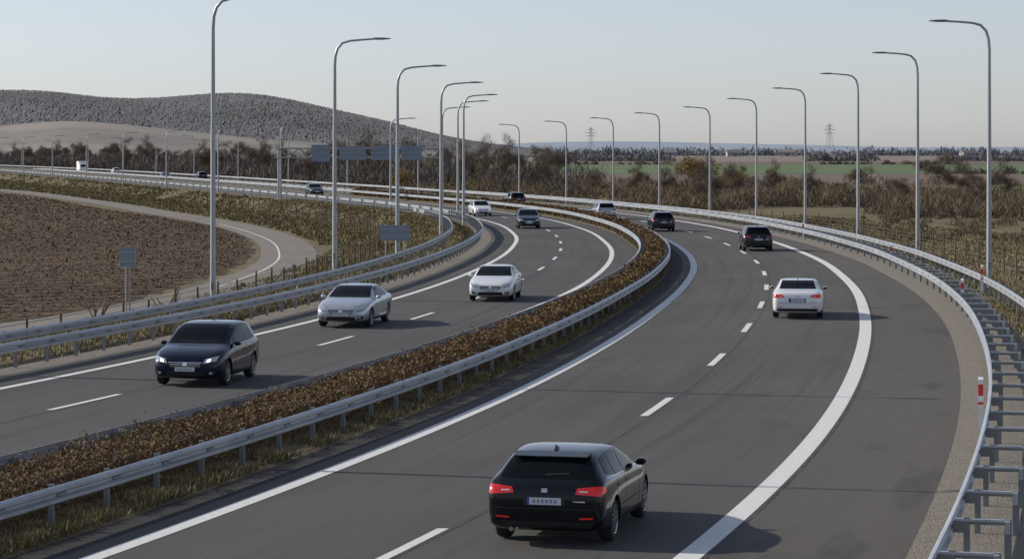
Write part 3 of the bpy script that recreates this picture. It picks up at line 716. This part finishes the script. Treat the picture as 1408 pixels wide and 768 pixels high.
    both(T,[(.72,b0-.02),(Lr+.5,b0+.03),(Lr+.5,b0+.04),(.70,b0-.012)],5,nu=16,nv=1,o=.006)
    for yy_ in(.70,-.45,-1.16): both(T,[(yy_,.30),(yy_+.014,.30),(yy_+.014,b0-.03),(yy_,b0-.03)],1,nu=1,nv=10,o=.004)
    both(T,[(-.92,.26),(.98,.26),(.98,.31),(-.92,.31)],1,nu=14,nv=2,o=.006)
    both(T,[(-.92,.50),(.92,.50),(.92,.507),(-.92,.513)],1,nu=14,nv=1,o=.004)
    for yy_ in(-.30,-.98): both(T,[(yy_-.10,.81),(yy_+.10,.81),(yy_+.10,.84),(yy_-.10,.84)],5 if kind=='sedan' else 10,nu=3,nv=1,o=.028)
    sym(T,[(.44,.70),(.70,.775),(.70,.783),(.44,.708)],'F',1,nu=6,nv=1,o=.004)
    hh_=.025 if kind=='hatch' else 0
    sym(T,[(.46,.56+hh_),(.78,.615+hh_),(.82,.755+hh_),(.52,.685+hh_)],'F',3,nu=8,nv=5,o=.008)
    sym(T,[(.46,.56+hh_),(.78,.615+hh_),(.785,.63+hh_),(.465,.575+hh_)],'F',1,nu=8,nv=1,o=.011)
    sym(T,[(.55,.60+hh_),(.64,.615+hh_),(.66,.69+hh_),(.57,.665+hh_)],'F',8,nu=4,nv=3,o=.014)
    patch(T,[(-.40,.49),(.40,.49),(.44,.615),(-.44,.615)],'F',1,nu=10,nv=4,o=.006)
    for z_ in(.52,.55,.58): patch(T,[(-.40,z_),(.40,z_),(.40,z_+.007),(-.40,z_+.007)],'F',5,nu=10,nv=1,o=.012)
    patch(T,[(-.43,.615),(.43,.615),(.44,.63),(-.44,.63)],'F',5,nu=10,nv=1,o=.012)
    patch(T,[(-.055,.54),(.055,.54),(.055,.615),(-.055,.615)],'F',5,nu=3,nv=2,o=.02)
    patch(T,[(-.53,.27),(.53,.27),(.47,.39),(-.47,.39)],'F',1,nu=10,nv=3,o=.006)
    sym(T,[(.58,.29),(.76,.32),(.76,.42),(.60,.40)],'F',1,nu=4,nv=3,o=.006)
    sym(T,[(.63,.335),(.70,.345),(.70,.39),(.63,.385)],'F',3,nu=3,nv=3,o=.012)
    patch(T,[(-.26,.405),(.26,.405),(.26,.51),(-.26,.51)],'F',4,nu=4,nv=2,o=.022)
    for k_ in range(6): patch(T,[(-.17+.065*k_,.43),(-.135+.065*k_,.43),(-.135+.065*k_,.485),(-.17+.065*k_,.485)],'F',6,nu=1,nv=1,o=.026)
    for x0_,x1_ in((-.55,-.05),(.02,.50)): patch(T,[(x0_,1.0+hf),(x1_,1.035+hf),(x1_,1.045+hf),(x0_,1.012+hf)],'F',1,nu=6,nv=1,o=.014)
    lz=.79+dz*.6
    sym(T,[(.47,lz+.02),(.85,lz-.01),(.85,lz+.13),(.50,lz+.105)],'R',2,nu=8,nv=4,o=.008)
    both(T,[(Lr+.04,lz-.0),(Lr+.33,lz+.04),(Lr+.26,lz+.12),(Lr+.06,lz+.125)],2,nu=5,nv=3,o=.008)
    sym(T,[(.53,lz+.05),(.66,lz+.045),(.66,lz+.062),(.53,lz+.067)],'R',4,nu=3,nv=1,o=.013)
    sym(T,[(.62,lz+.0),(.625,lz+.0),(.635,lz+.12),(.63,lz+.12)],'R',1,nu=1,nv=4,o=.012)
    patch(T,[(-.30,lz-.16),(.30,lz-.16),(.32,lz-.02),(-.32,lz-.02)],'R',1,nu=6,nv=2,o=.002)
    patch(T,[(-.26,lz-.145),(.26,lz-.145),(.26,lz-.04),(-.26,lz-.04)],'R',4,nu=4,nv=2,o=.016)
    patch(T,[(-.26,lz-.145),(-.225,lz-.145),(-.225,lz-.04),(-.26,lz-.04)],'R',7,nu=1,nv=1,o=.02)
    for k_ in range(6): patch(T,[(-.17+.065*k_,lz-.118),(-.135+.065*k_,lz-.118),(-.135+.065*k_,lz-.068),(-.17+.065*k_,lz-.068)],'R',6,nu=1,nv=1,o=.02)
    patch(T,[(-.70,.29),(.70,.29),(.75,.39),(-.75,.39)],'R',1,nu=12,nv=3,o=.006)
    sym(T,[(.54,.43),(.74,.44),(.74,.465),(.54,.455)],'R',2,nu=4,nv=1,o=.01)
    patch(T,[(-.80,.575),(.80,.575),(.80,.585),(-.80,.585)],'R',1,nu=14,nv=1,o=.003)
    patch(T,[(-.045,lz+.035),(.045,lz+.035),(.045,lz+.09),(-.045,lz+.09)],'R',5,nu=2,nv=2,o=.012)
    patch(T,[(.44,lz-.10),(.62,lz-.10),(.62,lz-.08),(.44,lz-.08)],'R',5,nu=2,nv=1,o=.006)
    T.tube([(-.50,Lr+.15,.27),(-.50,Lr-.01,.265)],.035,10,5); T.tube([(-.41,Lr+.15,.27),(-.41,Lr-.01,.265)],.035,10,5)
    if kind!='sedan':
        y0=-1.52 if kind!='hatch' else -1.5
        vs=[(-.59,y0,zt-.04),(.59,y0,zt-.04),(.56,y0-.26,zt-.085),(-.56,y0-.26,zt-.085),(-.59,y0,zt-.075),(.59,y0,zt-.075),(.56,y0-.26,zt-.105),(-.56,y0-.26,zt-.105)]
        T.add(vs,[(0,1,2,3),(7,6,5,4),(0,4,5,1),(1,5,6,2),(2,6,7,3),(3,7,4,0)],10)
    T.add([(-.02,-1.15,zt-.02),(.02,-1.15,zt-.02),(.015,-1.38,zt-.04),(-.015,-1.38,zt-.04),(0,-1.36,zt+.05),(0,-1.32,zt+.04)],[(0,1,5),(1,2,4,5),(2,3,4),(3,0,5,4)],1)
    my=.56+fo*.8
    for sx in(-1,1):
        v=[];R_=[(0,.0,.0),( .05,.07,.05),(.11,.085,.06),(.17,.07,.05),(.20,.03,.025)]
        for (dx,ry,rz_) in R_:
            for j in range(10):
                a=2*math.pi*j/10; v.append((sx*(.87+dx),my+ry*math.cos(a),1.0+dz*.4+rz_*math.sin(a)+dx*.05))
        f=[(i*10+j,i*10+(j+1)%10,(i+1)*10+(j+1)%10,(i+1)*10+j) for i in range(4) for j in range(10)]+[tuple(range(40,50))]
        T.add(v,f,10)
        T.box((sx*.985,my-.08,1.005+dz*.4),(.13,.01,.08),0)
    Wh=MB(); N=28
    prof=[(.20,-.10),(.30,-.105),(.325,-.07),(.332,0),(.325,.07),(.305,.10),(.225,.105),(.215,.085)]
    v=[(d,r*math.cos(2*math.pi*j/N),r*math.sin(2*math.pi*j/N)) for r,d in prof for j in range(N)]
    Wh.add(v,[(i*N+j,i*N+(j+1)%N,(i+1)*N+(j+1)%N,(i+1)*N+j) for i in range(len(prof)-1) for j in range(N)],0)
    prof=[(.222,.107),(.205,.10),(.20,.03),(.0,.03)]
    v=[(d,max(r,.001)*math.cos(2*math.pi*j/N),max(r,.001)*math.sin(2*math.pi*j/N)) for r,d in prof for j in range(N)]
    o_=len(Wh.M); Wh.add(v,[(i*N+j,i*N+(j+1)%N,(i+1)*N+(j+1)%N,(i+1)*N+j) for i in range(3) for j in range(N)],2)
    for q in range(o_,o_+N): Wh.M[q]=1
    for k_ in range(5):
        R=Matrix.Rotation(2*math.pi*k_/5,3,'X')
        for s_ in(-.035,.035):
            Wh.box(R@Vector((.085,s_*1.0,.12)),(.03,.032,.19),1,R=R)
    Wh.tube([(.03,0,0),(.105,0,0)],.05,12,1)
    wm=Wh.mesh('wheel',[M_rubber,M_rim,M_rimdark],smooth=35)
    _cache[kind]=(fm,W,T,wm); return _cache[kind]
NAMES={'wagon':'station_wagon_car','hatch':'hatchback_car','sedan':'sedan_car'}
PM={}
def paint(nm,col,metal,rough=.25,coat=1.,cior=1.5,spec=.5):
    if nm not in PM: PM[nm]=simple('paint_'+nm,col,rough,metal,coat,cior=cior,spec=spec)
    return PM[nm]
def car(kind,p,x,y,fdir,f,lit=False,tail=True,turn=0,sc=1,ly=1.):
    fm,W,T,wm=car_base(kind); a=math.atan(slope(f,y)); rz=(-a if fdir>0 else math.pi-a)+turn
    e=empty(NAMES[kind],(x,y,.008),rz); e.scale=(sc,sc*ly,sc)
    b=fm.copy(); b.materials.clear(); b.materials.append(p); b.materials.append(M_blk); link('body',b,e)
    W.obj('windows',[M_glass],e,smooth=60)
    T.obj('lights_and_trim',[M_glass,M_blk,M_tail if tail else M_tail_off,M_head,M_plate,M_chrome,M_plateink,M_blue,M_lamp_on if lit else M_head,M_white,p],e,smooth=50)
    for wy in WB[kind]:
        for sx in(-1,1):
            w=link('wheel',wm,e,(sx*.80,wy,.332)); w.rotation_euler=(0,0,0 if sx>0 else math.pi)
DK=dict(coat=1.,cior=1.25,spec=.2)
black=paint('black',(.006,.007,.009),.15,**DK); navy=paint('navy',(.005,.009,.024),.25,**DK); white=paint('white',(.70,.705,.70),0)
silver=paint('silver',(.42,.45,.48),.5,.28); grey=paint('dark_grey',(.026,.028,.032),.4,**DK); teal=paint('teal',(.014,.026,.034),.3,**DK)
car('wagon',black,.97,40.4,1,RO,turn=.02,sc=1.01,ly=.95)
car('sedan',white,10.35,92.0,1,RO,sc=.97)
car('hatch',grey,14.5,151.5,1,RO,tail=False,sc=.96)
car('hatch',grey,10.95,187,1,RO,tail=False,sc=.94)
car('hatch',silver,7.9,220,1,RO,tail=False,sc=.93)
car('hatch',black,.3,272,1,RO,tail=False,sc=.93)
car('hatch',navy,-7.9,66.1,-1,LO,lit=True,sc=1.0,turn=.09,ly=.92)
car('sedan',silver,-5.40,87.4,-1,LO,sc=.98,turn=.03)
car('sedan',white,-.65,102.2,-1,LO,sc=.97,turn=.05)
car('hatch',teal,1.2,194,-1,LO,sc=.95)
car('hatch',white,-2.9,230,-1,LO,lit=True,sc=.90)
car('hatch',teal,-25.8,332,-1,LO)
car('sedan',grey,-68,500,-1,LO); car('hatch',black,-62,508,1,RO)
car('hatch',white,-95,610,1,RO)
def van(x,y,rz):
    mb=MB(); e=empty('box_truck',(x,y,0),rz)
    mb.box((0,-.6,1.75),(2.3,4.6,2.3),0); mb.box((0,-.6,.5),(1.2,5,.2),1)
    vs=[(-1.05,1.75,.45),(1.05,1.75,.45),(1.05,3.1,.45),(-1.05,3.1,.45),(-1.05,1.75,2.3),(1.05,1.75,2.3),(.95,2.5,2.25),(-.95,2.5,2.25),(-1.05,3.1,1.3),(1.05,3.1,1.3)]
    mb.add(vs,[(0,1,2,3),(0,4,5,1),(4,7,6,5),(7,8,9,6),(8,3,2,9),(0,3,8,7,4),(1,5,6,9,2)],0)
    mb.box((0,2.83,1.75),(1.6,.02,.7),1,R=Matrix.Rotation(.56,3,'X'))
    for sx in(-1,1):
        for wy in(2.3,-1.8): mb.tube([(sx*.75,wy,.42),(sx*1.08,wy,.42)],.42,16,1)
    mb.obj('truck_body',[M_white,M_blk],e)
van(-110,652,math.pi-math.atan(slope(RO,650)))

# ------------------------------------------------------------------ light
el=math.radians(26.5); to_sun=Vector((-1,.27,0)).normalized()*math.cos(el)+Vector((0,0,math.sin(el)))
sd=bpy.data.lights.new('sun','SUN'); sd.energy=5.0; sd.angle=math.radians(.5); sd.color=(1,.92,.80)
so=bpy.data.objects.new('sun',sd); COL.objects.link(so); so.rotation_euler=(-to_sun).to_track_quat('-Z','Y').to_euler()
w=bpy.data.worlds.new('World'); scene.world=w; w.use_nodes=True; nt=w.node_tree
sk=nt.nodes.new('ShaderNodeTexSky'); sk.sky_type='NISHITA'; sk.sun_disc=False; sk.sun_elevation=el
sk.sun_rotation=math.atan2(to_sun.x,to_sun.y); sk.air_density=1.0; sk.dust_density=.5; sk.ozone_density=2.0; sk.altitude=100
hs=nt.nodes.new('ShaderNodeHueSaturation'); hs.inputs['Saturation'].default_value=.5
tint=nt.nodes.new('ShaderNodeMix'); tint.data_type='RGBA'; tint.blend_type='MULTIPLY'; tint.inputs[0].default_value=1; tint.inputs[7].default_value=(.94,.985,1.13,1)
nt.links.new(sk.outputs[0],hs.inputs['Color']); nt.links.new(hs.outputs[0],tint.inputs[6]); nt.links.new(tint.outputs[2],nt.nodes['Background'].inputs[0]); nt.nodes['Background'].inputs[1].default_value=.12
# ------------------------------------------------------------------ camera
cd=bpy.data.cameras.new('camera'); cd.sensor_width=36; cd.lens=36*3500/1408; cd.shift_y=-179/1408; cd.clip_start=.5; cd.clip_end=30000
co=bpy.data.objects.new('camera',cd); COL.objects.link(co); co.location=(0,0,6); co.rotation_euler=(math.pi/2,0,0); scene.camera=co
scene.view_settings.view_transform='Standard'; scene.view_settings.look='None'; scene.view_settings.exposure=0
